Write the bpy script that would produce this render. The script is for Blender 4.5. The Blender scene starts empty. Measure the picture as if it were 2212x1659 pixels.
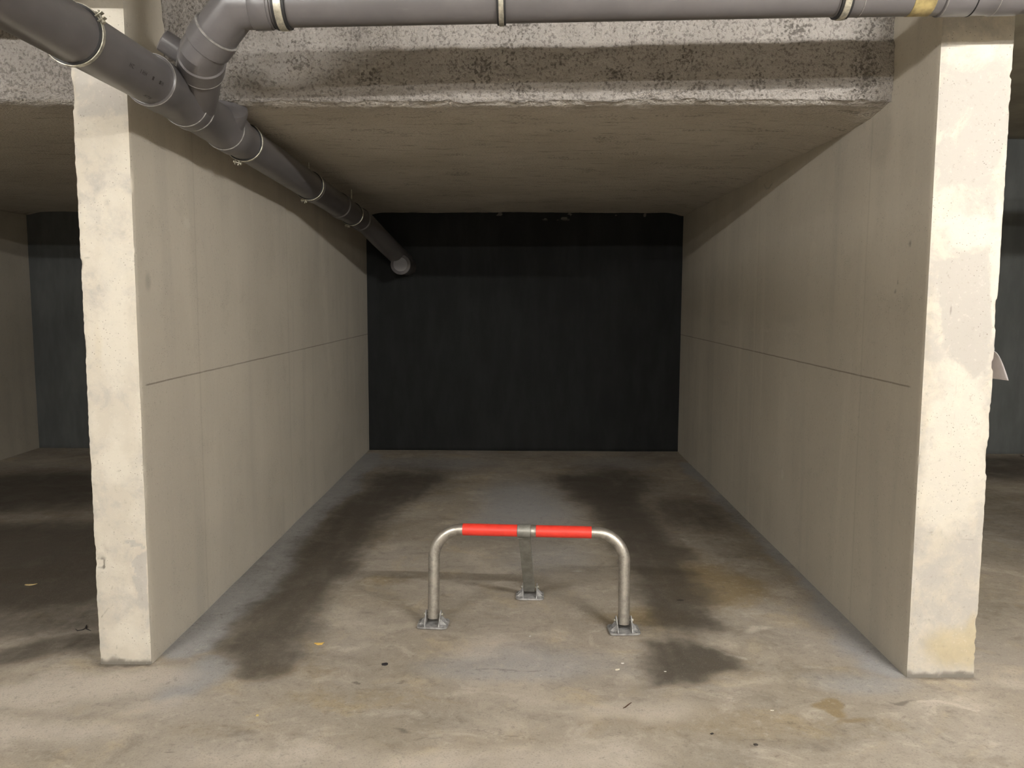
import bpy, bmesh, math, random
import numpy as np
from mathutils import Vector, Matrix

# ------------------------------------------------------------------ camera
scene = bpy.context.scene
col = scene.collection
H = 1.45
FPX, PITCH, YAW, ROLL = 1796.77, 0.1027, -0.0121, 0.0037
FW = np.array([math.sin(YAW)*math.cos(PITCH), math.cos(YAW)*math.cos(PITCH), -math.sin(PITCH)])
_r = np.array([math.cos(YAW), -math.sin(YAW), 0.0]); _u = np.cross(_r, FW)
RT = _r*math.cos(ROLL)+_u*math.sin(ROLL); UP = -_r*math.sin(ROLL)+_u*math.cos(ROLL)
cam_data = bpy.data.cameras.new('camera'); cam = bpy.data.objects.new('camera', cam_data); col.objects.link(cam)
cam_data.sensor_width = 36.0; cam_data.lens = 36.0*FPX/2212.0; cam_data.clip_start = 0.02
m = Matrix(((RT[0], UP[0], -FW[0], 0), (RT[1], UP[1], -FW[1], 0), (RT[2], UP[2], -FW[2], H), (0, 0, 0, 1)))
cam.matrix_world = m
scene.camera = cam
# ------------------------------------------------------------------ world, exposure
w = bpy.data.worlds.new('world'); scene.world = w; w.use_nodes = True
w.node_tree.nodes['Background'].inputs[0].default_value = (0.5, 0.5, 0.5, 1)
w.node_tree.nodes['Background'].inputs[1].default_value = 0.0
vs = scene.view_settings
vs.view_transform = 'Standard'; vs.look = 'None'; vs.gamma = 1.0; vs.use_curve_mapping = False
vs.exposure = 2.05
# aisle battens, the last three added as fill: centre of the tube, length, emission
LAMPS = [((2.50, 0.15, 2.72), 1.5, 315.0, 'nearest the right partition'),
         ((-2.60, -0.30, 2.63), 1.5, 190.0, 'nearest the left partition'),
         ((0.10, -3.60, 2.76), 1.5, 200.0, 'added fill near the opposite wall'),  # added to carry fill light deep into the bay
         ((7.40, 0.15, 2.72), 1.5, 110.0, 'added fill at the far right end'),  # added to brighten the inner side of the left partition
         ((-7.60, -0.30, 2.63), 1.5, 60.0, 'added fill at the far left end')]  # added as weak fill from the other end

def ray(px, py, axis, val):
    d = FW+RT*(px-1106)/FPX-UP*(py-829.5)/FPX
    o = np.array([0, 0, H]); t = (val-o[axis])/d[axis]
    return o+t*d

# ------------------------------------------------------------------ numbers of the place
XL, XR = -1.4645, 1.4938          # inner faces of the bay
YL, YR, YB = 3.154, 3.107, 7.8705  # wall ends and back wall
XLO, XRO = -1.674, 1.757           # outer faces of the two partitions
ZC, ZT = 2.245, 2.92               # insulated ceiling of the bay, slab
YS = 3.49                          # front of the insulated ceiling
random.seed(4)

# ------------------------------------------------------------------ noise (numpy)
def _h(ix, iy, iz, s):
    n = (ix*374761393+iy*668265263+iz*2147483647+s*1442695041) & 0xffffffff
    n = ((n ^ (n >> 13))*1274126177) & 0xffffffff
    return ((n ^ (n >> 16)) & 0xffff)/65535.0
def vnoise(P, scale, s=0):
    Q = P*np.asarray(scale, float)
    i = np.floor(Q).astype(np.int64); f = Q-i; f = f*f*(3-2*f)
    out = 0
    for a in (0, 1):
        wx = f[:, 0] if a else 1-f[:, 0]
        for b in (0, 1):
            wy = f[:, 1] if b else 1-f[:, 1]
            for c in (0, 1):
                wz = f[:, 2] if c else 1-f[:, 2]
                out = out+wx*wy*wz*_h(i[:, 0]+a, i[:, 1]+b, i[:, 2]+c, s)
    return out
def fbm(P, scale, oct=3, s=0):
    t = 0; amp = 1; tot = 0; sc = np.asarray(scale, float)
    for k in range(oct):
        t = t+amp*vnoise(P, sc, s+k*17); tot += amp; amp *= .5; sc = sc*2.03
    return t/tot
def sstep(a, b, x):
    t = np.clip((x-a)/(b-a), 0, 1); return t*t*(3-2*t)

# ------------------------------------------------------------------ masks drawn on a plane of the place
def blob(A, c, r, soft=.5, rot=0):
    d = A-np.asarray(c); cs, sn = math.cos(rot), math.sin(rot)
    x = (d[:, 0]*cs+d[:, 1]*sn)/r[0]; y = (-d[:, 0]*sn+d[:, 1]*cs)/r[1]
    return 1-sstep(1-soft, 1+soft, np.hypot(x, y))
def stroke(A, pts, width, soft=.5):
    best = np.full(len(A), 1e9)
    wd = np.atleast_1d(np.asarray(width, float))
    if len(wd) == 1: wd = np.repeat(wd, len(pts))
    for (p, q, w0, w1) in zip(pts[:-1], pts[1:], wd[:-1], wd[1:]):
        p = np.asarray(p); q = np.asarray(q); e = q-p; L = e@e+1e-12
        t = np.clip(((A-p)@e)/L, 0, 1)
        d = np.linalg.norm(A-(p+t[:, None]*e), axis=1)/(w0+(w1-w0)*t)
        best = np.minimum(best, d)
    return 1-sstep(1-soft, 1+soft, best)
def poly(A, pts, soft):
    pts = [np.asarray(p) for p in pts]; inside = np.zeros(len(A), bool); best = np.full(len(A), 1e9)
    for p, q in zip(pts, pts[1:]+pts[:1]):
        e = q-p; L = e@e+1e-12
        t = np.clip(((A-p)@e)/L, 0, 1); best = np.minimum(best, np.linalg.norm(A-(p+t[:, None]*e), axis=1))
        c = ((p[1] > A[:, 1]) != (q[1] > A[:, 1]))
        xi = p[0]+(A[:, 1]-p[1])*(q[0]-p[0])/(q[1]-p[1]+1e-12)
        inside ^= c & (A[:, 0] < xi)
    sd = np.where(inside, best, -best)
    return sstep(-soft, soft, sd)

# ------------------------------------------------------------------ mesh helpers
def mesh_obj(name, V, F, mat, parent=None, smooth=False, attrs=None, loc=None):
    me = bpy.data.meshes.new(name)
    V = np.asarray(V, np.float32)
    if isinstance(F, np.ndarray):
        n = F.shape[1]
        me.vertices.add(len(V)); me.vertices.foreach_set('co', V.ravel())
        me.loops.add(F.size); me.loops.foreach_set('vertex_index', F.ravel().astype(np.int32))
        me.polygons.add(len(F)); me.polygons.foreach_set('loop_start', np.arange(0, F.size, n, dtype=np.int32))
        me.update(calc_edges=True); me.validate()
    else:
        me.from_pydata([tuple(map(float, v)) for v in V], [], F)
    for k, v in (attrs or {}).items():
        a = me.attributes.new(k, 'FLOAT', 'POINT'); a.data.foreach_set('value', np.asarray(v, np.float32))
    if smooth: me.polygons.foreach_set('use_smooth', np.ones(len(me.polygons), bool))
    if mat: me.materials.append(mat)
    o = bpy.data.objects.new(name, me); col.objects.link(o)
    if parent: o.parent = parent
    if loc is not None: o.location = loc
    return o
def bm_obj(name, bm, mat, parent=None, smooth=False):
    bmesh.ops.recalc_face_normals(bm, faces=bm.faces)
    me = bpy.data.meshes.new(name); bm.to_mesh(me); bm.free()
    if smooth:
        for p in me.polygons: p.use_smooth = True
    me.materials.append(mat)
    o = bpy.data.objects.new(name, me); col.objects.link(o)
    if parent: o.parent = parent
    return o
def empty(name, loc, rz=0):
    o = bpy.data.objects.new(name, None); o.empty_display_size = .1; col.objects.link(o)
    o.location = loc; o.rotation_euler = (0, 0, rz); return o
def tag(o, label=None, cat=None, group=None, kind=None):
    if label: o['label'] = label
    if cat: o['category'] = cat
    if group: o['group'] = group
    if kind: o['kind'] = kind
    return o
def axis(a, b, step, fine=()):
    """coordinates from a to b with step, finer inside the given (lo, hi, step) ranges"""
    out = [a]; x = a
    while x < b-1e-6:
        s = step
        for lo, hi, fs in fine:
            if lo-1e-6 <= x < hi-1e-6: s = min(s, fs)
        nx = x+s
        for lo, hi, fs in fine:
            if x < lo < nx: nx = lo
        x = min(nx, b); out.append(x)
    return np.array(out)
def grid_box(xs, ys, zs, skip=''):
    """surface of a box as one welded quad mesh; skip: letters of faces left open (x X y Y z Z)"""
    Vs = []; Fs = []; base = 0
    def face(A, B, fn, flip):
        nonlocal base
        a, b = np.meshgrid(A, B, indexing='ij'); P = fn(a.ravel(), b.ravel()); na, nb = len(A), len(B)
        i, j = np.meshgrid(np.arange(na-1), np.arange(nb-1), indexing='ij'); k = (i*nb+j).ravel()
        q = np.stack([k, k+nb, k+nb+1, k+1], 1)
        if flip: q = q[:, ::-1]
        Vs.append(P); Fs.append(q+base); base += len(P)
    c = lambda v, n: np.full(len(n), v)
    if 'z' not in skip: face(xs, ys, lambda a, b: np.stack([a, b, c(zs[0], a)], 1), True)
    if 'Z' not in skip: face(xs, ys, lambda a, b: np.stack([a, b, c(zs[-1], a)], 1), False)
    if 'y' not in skip: face(xs, zs, lambda a, b: np.stack([a, c(ys[0], a), b], 1), False)
    if 'Y' not in skip: face(xs, zs, lambda a, b: np.stack([a, c(ys[-1], a), b], 1), True)
    if 'x' not in skip: face(ys, zs, lambda a, b: np.stack([c(xs[0], a), a, b], 1), True)
    if 'X' not in skip: face(ys, zs, lambda a, b: np.stack([c(xs[-1], a), a, b], 1), False)
    V = np.concatenate(Vs); F = np.concatenate(Fs)
    key = np.round(V*1e5).astype(np.int64)
    _, idx, inv = np.unique(key, axis=0, return_index=True, return_inverse=True)
    return V[idx], inv.ravel()[F]
def frame(d):
    d = Vector(d).normalized(); a = Vector((0, 0, 1)) if abs(d.z) < .9 else Vector((1, 0, 0))
    u = d.cross(a).normalized(); return d, u, u.cross(d).normalized()
def lathe(name, p, d, prof, mat, parent=None, seg=40, cap=True, smooth_angle=40):
    """turned piece: prof = [(distance along d, radius)]"""
    d, u, v = frame(d); p = Vector(p); V = []; F = []
    for t, r in prof:
        for k in range(seg):
            a = 2*math.pi*k/seg; V.append(p+d*t+(u*math.cos(a)+v*math.sin(a))*r)
    n = len(prof)
    for i in range(n-1):
        for k in range(seg):
            k2 = (k+1) % seg; F.append((i*seg+k, i*seg+k2, (i+1)*seg+k2, (i+1)*seg+k))
    if cap: F.append(tuple(range(seg-1, -1, -1))); F.append(tuple((n-1)*seg+k for k in range(seg)))
    o = mesh_obj(name, [tuple(x) for x in V], F, mat, parent)
    bm = bmesh.new(); bm.from_mesh(o.data); bmesh.ops.recalc_face_normals(bm, faces=bm.faces)
    for f in bm.faces: f.smooth = len(f.verts) == 4
    for e in bm.edges:
        if len(e.link_faces) == 2 and e.calc_face_angle(0) > math.radians(smooth_angle): e.smooth = False
    bm.to_mesh(o.data); bm.free()
    return o
def sweep(name, pts, rad, mat, parent=None, seg=36, cap=True):
    """mitred tube along a polyline"""
    pts = [Vector(p) for p in pts]; rad = [rad]*len(pts) if not hasattr(rad, '__len__') else rad
    d, u, v = frame(pts[1]-pts[0]); rings = []
    cur = [u*math.cos(2*math.pi*k/seg)+v*math.sin(2*math.pi*k/seg) for k in range(seg)]
    rings.append([pts[0]+c*rad[0] for c in cur])
    for i in range(1, len(pts)):
        t0 = (pts[i]-pts[i-1]).normalized()
        if i < len(pts)-1:
            t1 = (pts[i+1]-pts[i]).normalized(); nrm = (t0+t1).normalized()
            new = []; ring = []
            for c in cur:
                s = -(c.dot(nrm))/t0.dot(nrm); q = c+t0*s; ring.append(pts[i]+q*rad[i])
                s2 = -q.dot(t1); new.append((q+t1*s2/1.0).normalized() if True else q)
            rings.append(ring); cur = new
        else: rings.append([pts[i]+c*rad[i] for c in cur])
    V = [tuple(x) for r in rings for x in r]; F = []
    for i in range(len(rings)-1):
        for k in range(seg):
            k2 = (k+1) % seg; F.append((i*seg+k, i*seg+k2, (i+1)*seg+k2, (i+1)*seg+k))
    if cap: F.append(tuple(range(seg-1, -1, -1))); F.append(tuple((len(rings)-1)*seg+k for k in range(seg)))
    o = mesh_obj(name, V, F, mat, parent)
    bm = bmesh.new(); bm.from_mesh(o.data); bmesh.ops.recalc_face_normals(bm, faces=bm.faces)
    for f in bm.faces: f.smooth = len(f.verts) == 4
    for e in bm.edges:
        if len(e.link_faces) == 2 and e.calc_face_angle(0) > math.radians(28): e.smooth = False
    bm.to_mesh(o.data); bm.free()
    return o
def box_bm(bm, c, s, M=None):
    r = bmesh.ops.create_cube(bm, size=1.0)
    T = Matrix.Translation(c) @ (M or Matrix.Identity(4)) @ Matrix.Diagonal((s[0], s[1], s[2], 1))
    bmesh.ops.transform(bm, matrix=T, verts=r['verts']); return r['verts']
def bevel_all(bm, w, seg=2):
    bmesh.ops.bevel(bm, geom=list(bm.edges)+list(bm.verts), offset=w, segments=seg, affect='EDGES', profile=.5)

# ------------------------------------------------------------------ materials
def lin(r, g, b): return tuple(((c/255)/12.92 if c/255 <= .04045 else ((c/255+.055)/1.055)**2.4) for c in (r, g, b))
class NB:
    def __init__(s, name):
        s.m = bpy.data.materials.new(name); s.m.use_nodes = True; s.t = s.m.node_tree
        s.t.nodes.clear(); s.out = s.t.nodes.new('ShaderNodeOutputMaterial'); s.b = s.t.nodes.new('ShaderNodeBsdfPrincipled')
        s.t.links.new(s.b.outputs[0], s.out.inputs[0]); s._c = None
    def put(s, sock, v):
        if isinstance(v, bpy.types.NodeSocket): s.t.links.new(v, sock)
        elif isinstance(v, (tuple, list)): sock.default_value = tuple(v)+((1,) if len(v) == 3 and len(sock.default_value) == 4 else ())
        else: sock.default_value = v
    def pos(s):
        if s._c is None:
            n = s.t.nodes.new('ShaderNodeNewGeometry'); s._c = n.outputs['Position']
        return s._c
    def mapping(s, scale, rot=(0, 0, 0)):
        n = s.t.nodes.new('ShaderNodeMapping'); s.put(n.inputs[0], s.pos()); n.inputs['Scale'].default_value = scale
        n.inputs['Rotation'].default_value = rot; return n.outputs[0]
    def noise(s, vec, scale, detail=4, rough=.55, dist=0):
        n = s.t.nodes.new('ShaderNodeTexNoise'); s.put(n.inputs['Vector'], vec); n.inputs['Scale'].default_value = scale
        n.inputs['Detail'].default_value = detail; n.inputs['Roughness'].default_value = rough; n.inputs['Distortion'].default_value = dist
        return n.outputs[0]
    def voro(s, vec, scale, feat='F1'):
        n = s.t.nodes.new('ShaderNodeTexVoronoi'); n.feature = feat; s.put(n.inputs['Vector'], vec); n.inputs['Scale'].default_value = scale
        return n.outputs[0]
    def mr(s, v, a, b, c=0, d=1):
        n = s.t.nodes.new('ShaderNodeMapRange'); n.interpolation_type = 'SMOOTHSTEP'; s.put(n.inputs[0], v)
        for i, x in zip((1, 2, 3, 4), (a, b, c, d)): n.inputs[i].default_value = x
        return n.outputs[0]
    def math(s, op, a, b=0.0):
        n = s.t.nodes.new('ShaderNodeMath'); n.operation = op; s.put(n.inputs[0], a); s.put(n.inputs[1], b); return n.outputs[0]
    def attr(s, name):
        n = s.t.nodes.new('ShaderNodeAttribute'); n.attribute_name = name; return n.outputs['Fac']
    def mix(s, f, a, b, mode='MIX'):
        n = s.t.nodes.new('ShaderNodeMix'); n.data_type = 'RGBA'; n.blend_type = mode
        s.put(n.inputs[0], f); s.put(n.inputs[6], a); s.put(n.inputs[7], b); return n.outputs[2]
    def bump(s, h, strength, dist, prev=None):
        n = s.t.nodes.new('ShaderNodeBump'); n.inputs['Strength'].default_value = strength; n.inputs['Distance'].default_value = dist
        s.put(n.inputs['Height'], h)
        if prev: s.put(n.inputs['Normal'], prev)
        return n.outputs[0]
    def finish(s, colr, rough, normal=None, metal=0, spec=None):
        s.put(s.b.inputs['Base Color'], colr); s.put(s.b.inputs['Roughness'], rough); s.put(s.b.inputs['Metallic'], metal)
        if normal: s.put(s.b.inputs['Normal'], normal)
        if spec is not None: s.b.inputs['Specular IOR Level'].default_value = spec
        return s.m
    def sep(s):
        n = s.t.nodes.new('ShaderNodeSeparateXYZ'); s.put(n.inputs[0], s.pos()); return n.outputs

def mat_floor():
    n = NB('worn_concrete_floor'); p = n.pos()
    big = n.noise(p, .9, 5, .6, .4); mid = n.noise(p, 4.0, 6, .65, .6); fine = n.noise(p, 26, 7, .78, .3); grit = n.noise(p, 150, 3, .65)
    st = n.mapping((1.0, 1.35, 1), (0, 0, .4)); streak = n.noise(st, 4.2, 8, .68, .9); cloud = n.noise(p, 1.9, 5, .6, .6)
    c = n.mix(n.mr(big, .35, .68), (.330, .285, .225), (.375, .335, .285))
    c = n.mix(n.math('MULTIPLY', n.mr(mid, .5, .70), .7), c, (.455, .378, .262))
    c = n.mix(n.math('MULTIPLY', n.mr(streak, .52, .70), .60), c, (.200, .170, .138))
    c = n.mix(n.math('MULTIPLY', n.mr(streak, .47, .32), .55), c, (.54, .485, .415))
    c = n.mix(n.math('MULTIPLY', n.mr(cloud, .50, .68), .45), c, (.235, .200, .160))
    c = n.mix(n.math('MULTIPLY', n.mr(cloud, .46, .32), .45), c, (.52, .465, .385))
    def am(name, amp, lo, hi, src=mid):
        a = n.attr(name); x = n.math('ADD', a, n.math('MULTIPLY', n.math('SUBTRACT', src, .5), amp))
        return n.math('MULTIPLY', n.mr(x, lo, hi), n.mr(a, .0, .08))
    brk = n.math('ADD', n.math('MULTIPLY', mid, .55), n.math('MULTIPLY', fine, .45))
    c = n.mix(n.math('MULTIPLY', am('clean', .8, .15, .85, brk), .9), c, (.345, .345, .348))
    c = n.mix(n.math('MULTIPLY', am('yellow', 1.0, .2, .85, brk), .8), c, (.245, .178, .085))
    c = n.mix(n.math('MULTIPLY', am('pale', 1.2, .25, .75, brk), .75), c, (.56, .505, .435))
    c = n.mix(n.math('MULTIPLY', am('dark', .8, .08, .9, brk), .93), c, (.068, .056, .043))
    c = n.mix(n.mr(n.attr('mark'), .2, .95, 0, .8), c, (.075, .065, .055))
    c = n.mix(n.mr(n.attr('paint'), .25, .8), c, (.62, .62, .60))
    c = n.mix(n.math('MULTIPLY', n.mr(fine, .53, .70), .50), c, (.13, .112, .095))
    c = n.mix(n.math('MULTIPLY', n.mr(fine, .46, .32), n.mr(n.attr('dark'), .05, .6, .35, .04)), c, (.56, .50, .425))
    c = n.mix(n.math('MULTIPLY', n.mr(grit, .54, .68), .42), c, (.16, .14, .12))
    c = n.mix(n.math('MULTIPLY', n.mr(grit, .42, .25), .22), c, (.58, .52, .44))
    b = n.bump(fine, .5, .005); b = n.bump(grit, .35, .002, b)
    return n.finish(c, n.mr(mid, .3, .7, .62, .82), b, spec=.35)

def mat_wall(name, zj, seams, base=(.55, .507, .430)):
    n = NB(name); p = n.pos(); x, y, z = n.sep()
    vs_ = n.noise(n.mapping((3, 3, .35)), 1.6, 4, .5, .5); big = n.noise(p, .8, 4, .55); mid = n.noise(p, 6, 6, .65); fine = n.noise(p, 60, 4, .65); pit = n.voro(p, 75)
    c = n.mix(n.mr(big, .35, .65), base, tuple(k*.90 for k in base))
    c = n.mix(n.math('MULTIPLY', n.mr(vs_, .50, .74), .30), c, tuple(k*v for k, v in zip(base, (.66, .67, .70))))
    c = n.mix(n.math('MULTIPLY', n.mr(vs_, .46, .28), .35), c, tuple(min(.8, k*1.16) for k in base))
    c = n.mix(n.math('MULTIPLY', n.mr(mid, .52, .74), .34), c, tuple(k*.76 for k in base))
    c = n.mix(n.math('MULTIPLY', n.mr(n.math('ADD', n.attr('grey'), n.math('MULTIPLY', n.math('SUBTRACT', n.noise(p, 9, 6, .7, .4), .5), 1.6)), .35, .72), .9), c, (.40, .377, .343))
    c = n.mix(n.math('MULTIPLY', n.mr(n.math('ADD', n.attr('cream'), n.math('MULTIPLY', n.math('SUBTRACT', mid, .5), 1.8)), .3, .75), .6), c, (.60, .565, .49))
    c = n.mix(n.math('MULTIPLY', n.mr(n.math('ADD', n.attr('yellow'), n.math('MULTIPLY', n.math('SUBTRACT', mid, .5), 1.0)), .3, .9), .5), c, (.44, .35, .17))
    c = n.mix(n.mr(n.attr('dark'), .2, .85, 0, .85), c, (.10, .088, .075))
    wob = n.math('MULTIPLY', n.math('SUBTRACT', mid, .5), .006)
    if zj is not None:
        d = n.math('ABSOLUTE', n.math('ADD', n.math('SUBTRACT', z, zj), wob))
        c = n.mix(n.math('MULTIPLY', n.math('MULTIPLY', n.mr(d, .0050, .001), n.mr(big, .2, .6, .35, .75)), n.mr(y, 3.19, 3.22)), c, (.16, .13, .10))
    for sy in seams:
        d = n.math('ABSOLUTE', n.math('ADD', n.math('SUBTRACT', y, sy), wob))
        c = n.mix(n.math('MULTIPLY', n.mr(d, .011, .002), .16), c, (.22, .19, .15))
        d2 = n.math('ABSOLUTE', n.math('SUBTRACT', y, sy+.035))
        c = n.mix(n.math('MULTIPLY', n.mr(d2, .045, .0), .16), c, (.60, .55, .46))
    c = n.mix(n.math('MULTIPLY', n.mr(fine, .58, .76), .38), c, (.24, .21, .17))
    c = n.mix(n.math('MULTIPLY', n.mr(fine, .42, .26), .25), c, (.68, .64, .56))
    c = n.mix(n.math('MULTIPLY', n.mr(pit, .20, .08), n.mr(mid, .46, .60, 0, .7)), c, (.15, .13, .105))
    b = n.bump(fine, .25, .003); b = n.bump(mid, .2, .006, b)
    return n.finish(c, .86, b, spec=.25)

def mat_backwall():
    n = NB('black_painted_wall'); p = n.pos()
    mid = n.noise(n.mapping((3, 3, .8)), 2.2, 5, .6); fine = n.noise(p, 70, 4, .6)
    c = n.mix(n.mr(mid, .35, .7), (.011, .012, .012), (.017, .0185, .0185))
    c = n.mix(n.mr(n.attr('pale'), .3, .7), c, (.12, .115, .10))
    x, y, z = n.sep()
    c = n.mix(n.mr(x, 1.60, 1.62), c, n.mix(n.mr(mid, .35, .7), (.110, .116, .114), (.14, .146, .143)))
    c = n.mix(n.mr(x, -1.58, -1.60), c, n.mix(n.mr(mid, .35, .7), (.075, .079, .079), (.10, .105, .104)))
    return n.finish(c, .72, n.bump(fine, .3, .003), spec=.2)

def mat_insul():
    n = NB('sprayed_fibre_insulation'); p = n.pos()
    big = n.noise(p, 1.3, 4, .55); mid = n.noise(p, 14, 5, .65, .5); fine = n.noise(p, 75, 5, .7, .4); pits = n.noise(p, 78, 3, .6, .0); clus = n.noise(p, 11, 4, .6)
    st = n.noise(n.mapping((.35, 1.6, 1)), 16, 5, .65)
    c = n.mix(n.mr(big, .35, .65), (.54, .497, .425), (.60, .555, .485))
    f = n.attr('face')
    c = n.mix(f, c, n.mix(n.mr(big, .35, .65), (.30, .277, .255), (.36, .335, .31)))  # front face of the same coating, coloured darker to offset its strong light
    c = n.mix(n.math('MULTIPLY', n.mr(st, .54, .70), n.math('SUBTRACT', .55, n.math('MULTIPLY', f, .5))), c, (.20, .175, .135))
    c = n.mix(n.math('MULTIPLY', n.mr(n.math('ADD', pits, n.math('MULTIPLY', n.math('SUBTRACT', clus, .5), .35)), .50, .64), n.math('ADD', n.math('MULTIPLY', f, .46), .06)), c, (.085, .076, .070))  # shade inside the pits put into the colour, mostly on the front face
    c = n.mix(n.math('MULTIPLY', n.mr(n.math('ADD', n.attr('dark'), n.math('MULTIPLY', n.math('SUBTRACT', pits, .5), 3.0)), .40, .95), .55), c, (.085, .075, .065))
    c = n.mix(n.math('MULTIPLY', n.mr(fine, .58, .75), .45), c, (.16, .145, .13))
    c = n.mix(n.math('MULTIPLY', n.mr(fine, .42, .25), .4), c, (.60, .565, .52))
    b = n.bump(n.math('MULTIPLY', pits, -1.0), 1.0, .016); b = n.bump(fine, .5, .005, b)
    return n.finish(c, .95, b, spec=.1)

def mat_slab():
    n = NB('slab_concrete'); p = n.pos(); mid = n.noise(p, 3, 5, .6); fine = n.noise(p, 50, 4, .6)
    c = n.mix(n.mr(mid, .35, .7), (.36, .335, .27), (.27, .25, .20))
    return n.finish(c, .9, n.bump(fine, .3, .004))

def mat_pvc():
    n = NB('grey_plastic_pipe'); p = n.pos(); dust = n.noise(p, 7, 5, .6, .2); fine = n.noise(p, 90, 3, .6); sc = n.noise(n.mapping((1, 6, 6)), 6, 5, .7)
    c = n.mix(n.mr(dust, .35, .75), (.112, .105, .107), (.132, .123, .124))
    c = n.mix(n.math('MULTIPLY', n.mr(sc, .60, .80), .22), c, (.27, .255, .245))
    return n.finish(c, n.mr(dust, .3, .75, .30, .40), n.bump(fine, .03, .001), spec=.5)
def mat_plain(name, c, rough=.6, metal=0, var=.15, scale=30, bump=.1, spec=None):
    n = NB(name); p = n.pos(); a = n.noise(p, scale, 4, .6); b = n.noise(p, scale*4, 3, .6)
    cc = n.mix(n.mr(a, .3, .7), tuple(k*(1-var) for k in c), tuple(min(1, k*(1+var)) for k in c))
    return n.finish(cc, rough, n.bump(b, bump, .001), metal, spec)
def mat_steel():
    n = NB('galvanised_tube'); p = n.pos(); a = n.noise(p, 22, 5, .7); b = n.noise(p, 120, 3, .6)
    c = n.mix(n.mr(a, .35, .72), (.50, .475, .43), (.30, .275, .24))
    c = n.mix(n.math('MULTIPLY', n.mr(b, .64, .74), .6), c, (.12, .095, .07))
    return n.finish(c, n.mr(a, .3, .7, .34, .52), n.bump(b, .08, .001), .85)
def mat_emit(name, strength):
    n = NB(name); n.b.inputs['Emission Color'].default_value = (1, .975, .93, 1); n.b.inputs['Emission Strength'].default_value = strength
    return n.finish((.9, .9, .88), .4)

M_floor = mat_floor()
M_wl = mat_wall('cast_concrete_partition', 1.1083, (5.198, 3.75))
M_wr = mat_wall('cast_concrete_partition_right', 1.1159, (5.344, 3.67), (.53, .487, .41))
M_wo = mat_wall('cast_concrete_plain', None, ())
M_back = mat_backwall(); M_ins = mat_insul(); M_slab = mat_slab(); M_pvc = mat_pvc(); M_steel = mat_steel()
M_rubber = mat_plain('black_rubber', (.018, .018, .019), .55)
M_band = mat_plain('zinc_band', (.52, .50, .42), .4, .7, .3, 60)
M_plate = mat_plain('cast_grey_steel', (.36, .355, .35), .5, .35, .35, 40, .3)
M_leg = mat_plain('flat_zinc_bar', (.27, .265, .24), .5, .55, .18, 25)
M_red = mat_plain('red_reflective_sleeve', (.70, .042, .026), .42, 0, .07, 18, .05)
M_glue = mat_plain('yellowed_tape', (.30, .235, .10), .5, 0, .35, 25)
M_seam = mat_plain('whitish_glue_bead', (.25, .238, .225), .5, 0, .3, 60)
M_ink = mat_plain('dark_print', (.035, .032, .03), .6)
M_housing = mat_plain('white_lamp_housing', (.75, .75, .72), .5)

# ------------------------------------------------------------------ lamps of the aisle, with added fill
def batten(c, L, e, which):
    x, y, z = c
    r = empty('batten_light', (x, y, z))
    tag(r, f'white batten with bare fluorescent tube over the aisle, {which}', 'ceiling light', 'aisle batten lights')
    bm = bmesh.new(); box_bm(bm, (0, 0, .055), (L+.06, .06, .05)); bevel_all(bm, .006); bm_obj('housing', bm, M_housing, r)
    lathe('tube', (-L/2, 0, 0), (1, 0, 0), [(0, .013), (L, .013)], mat_emit('lit_tube', e), r, 16)
    for s in (-1, 1):
        bm = bmesh.new(); box_bm(bm, (s*(L/2+.012), 0, .012), (.022, .034, .06)); bevel_all(bm, .004); bm_obj('lampholder', bm, M_housing, r)
        lathe('suspension_rod', (s*L*.35, 0, .08), (0, 0, 1), [(0, .004), (ZT-z-.08, .004)], M_band, r, 8)
    return r
for c, L, e, which in LAMPS: batten(c, L, e, which)

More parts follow.
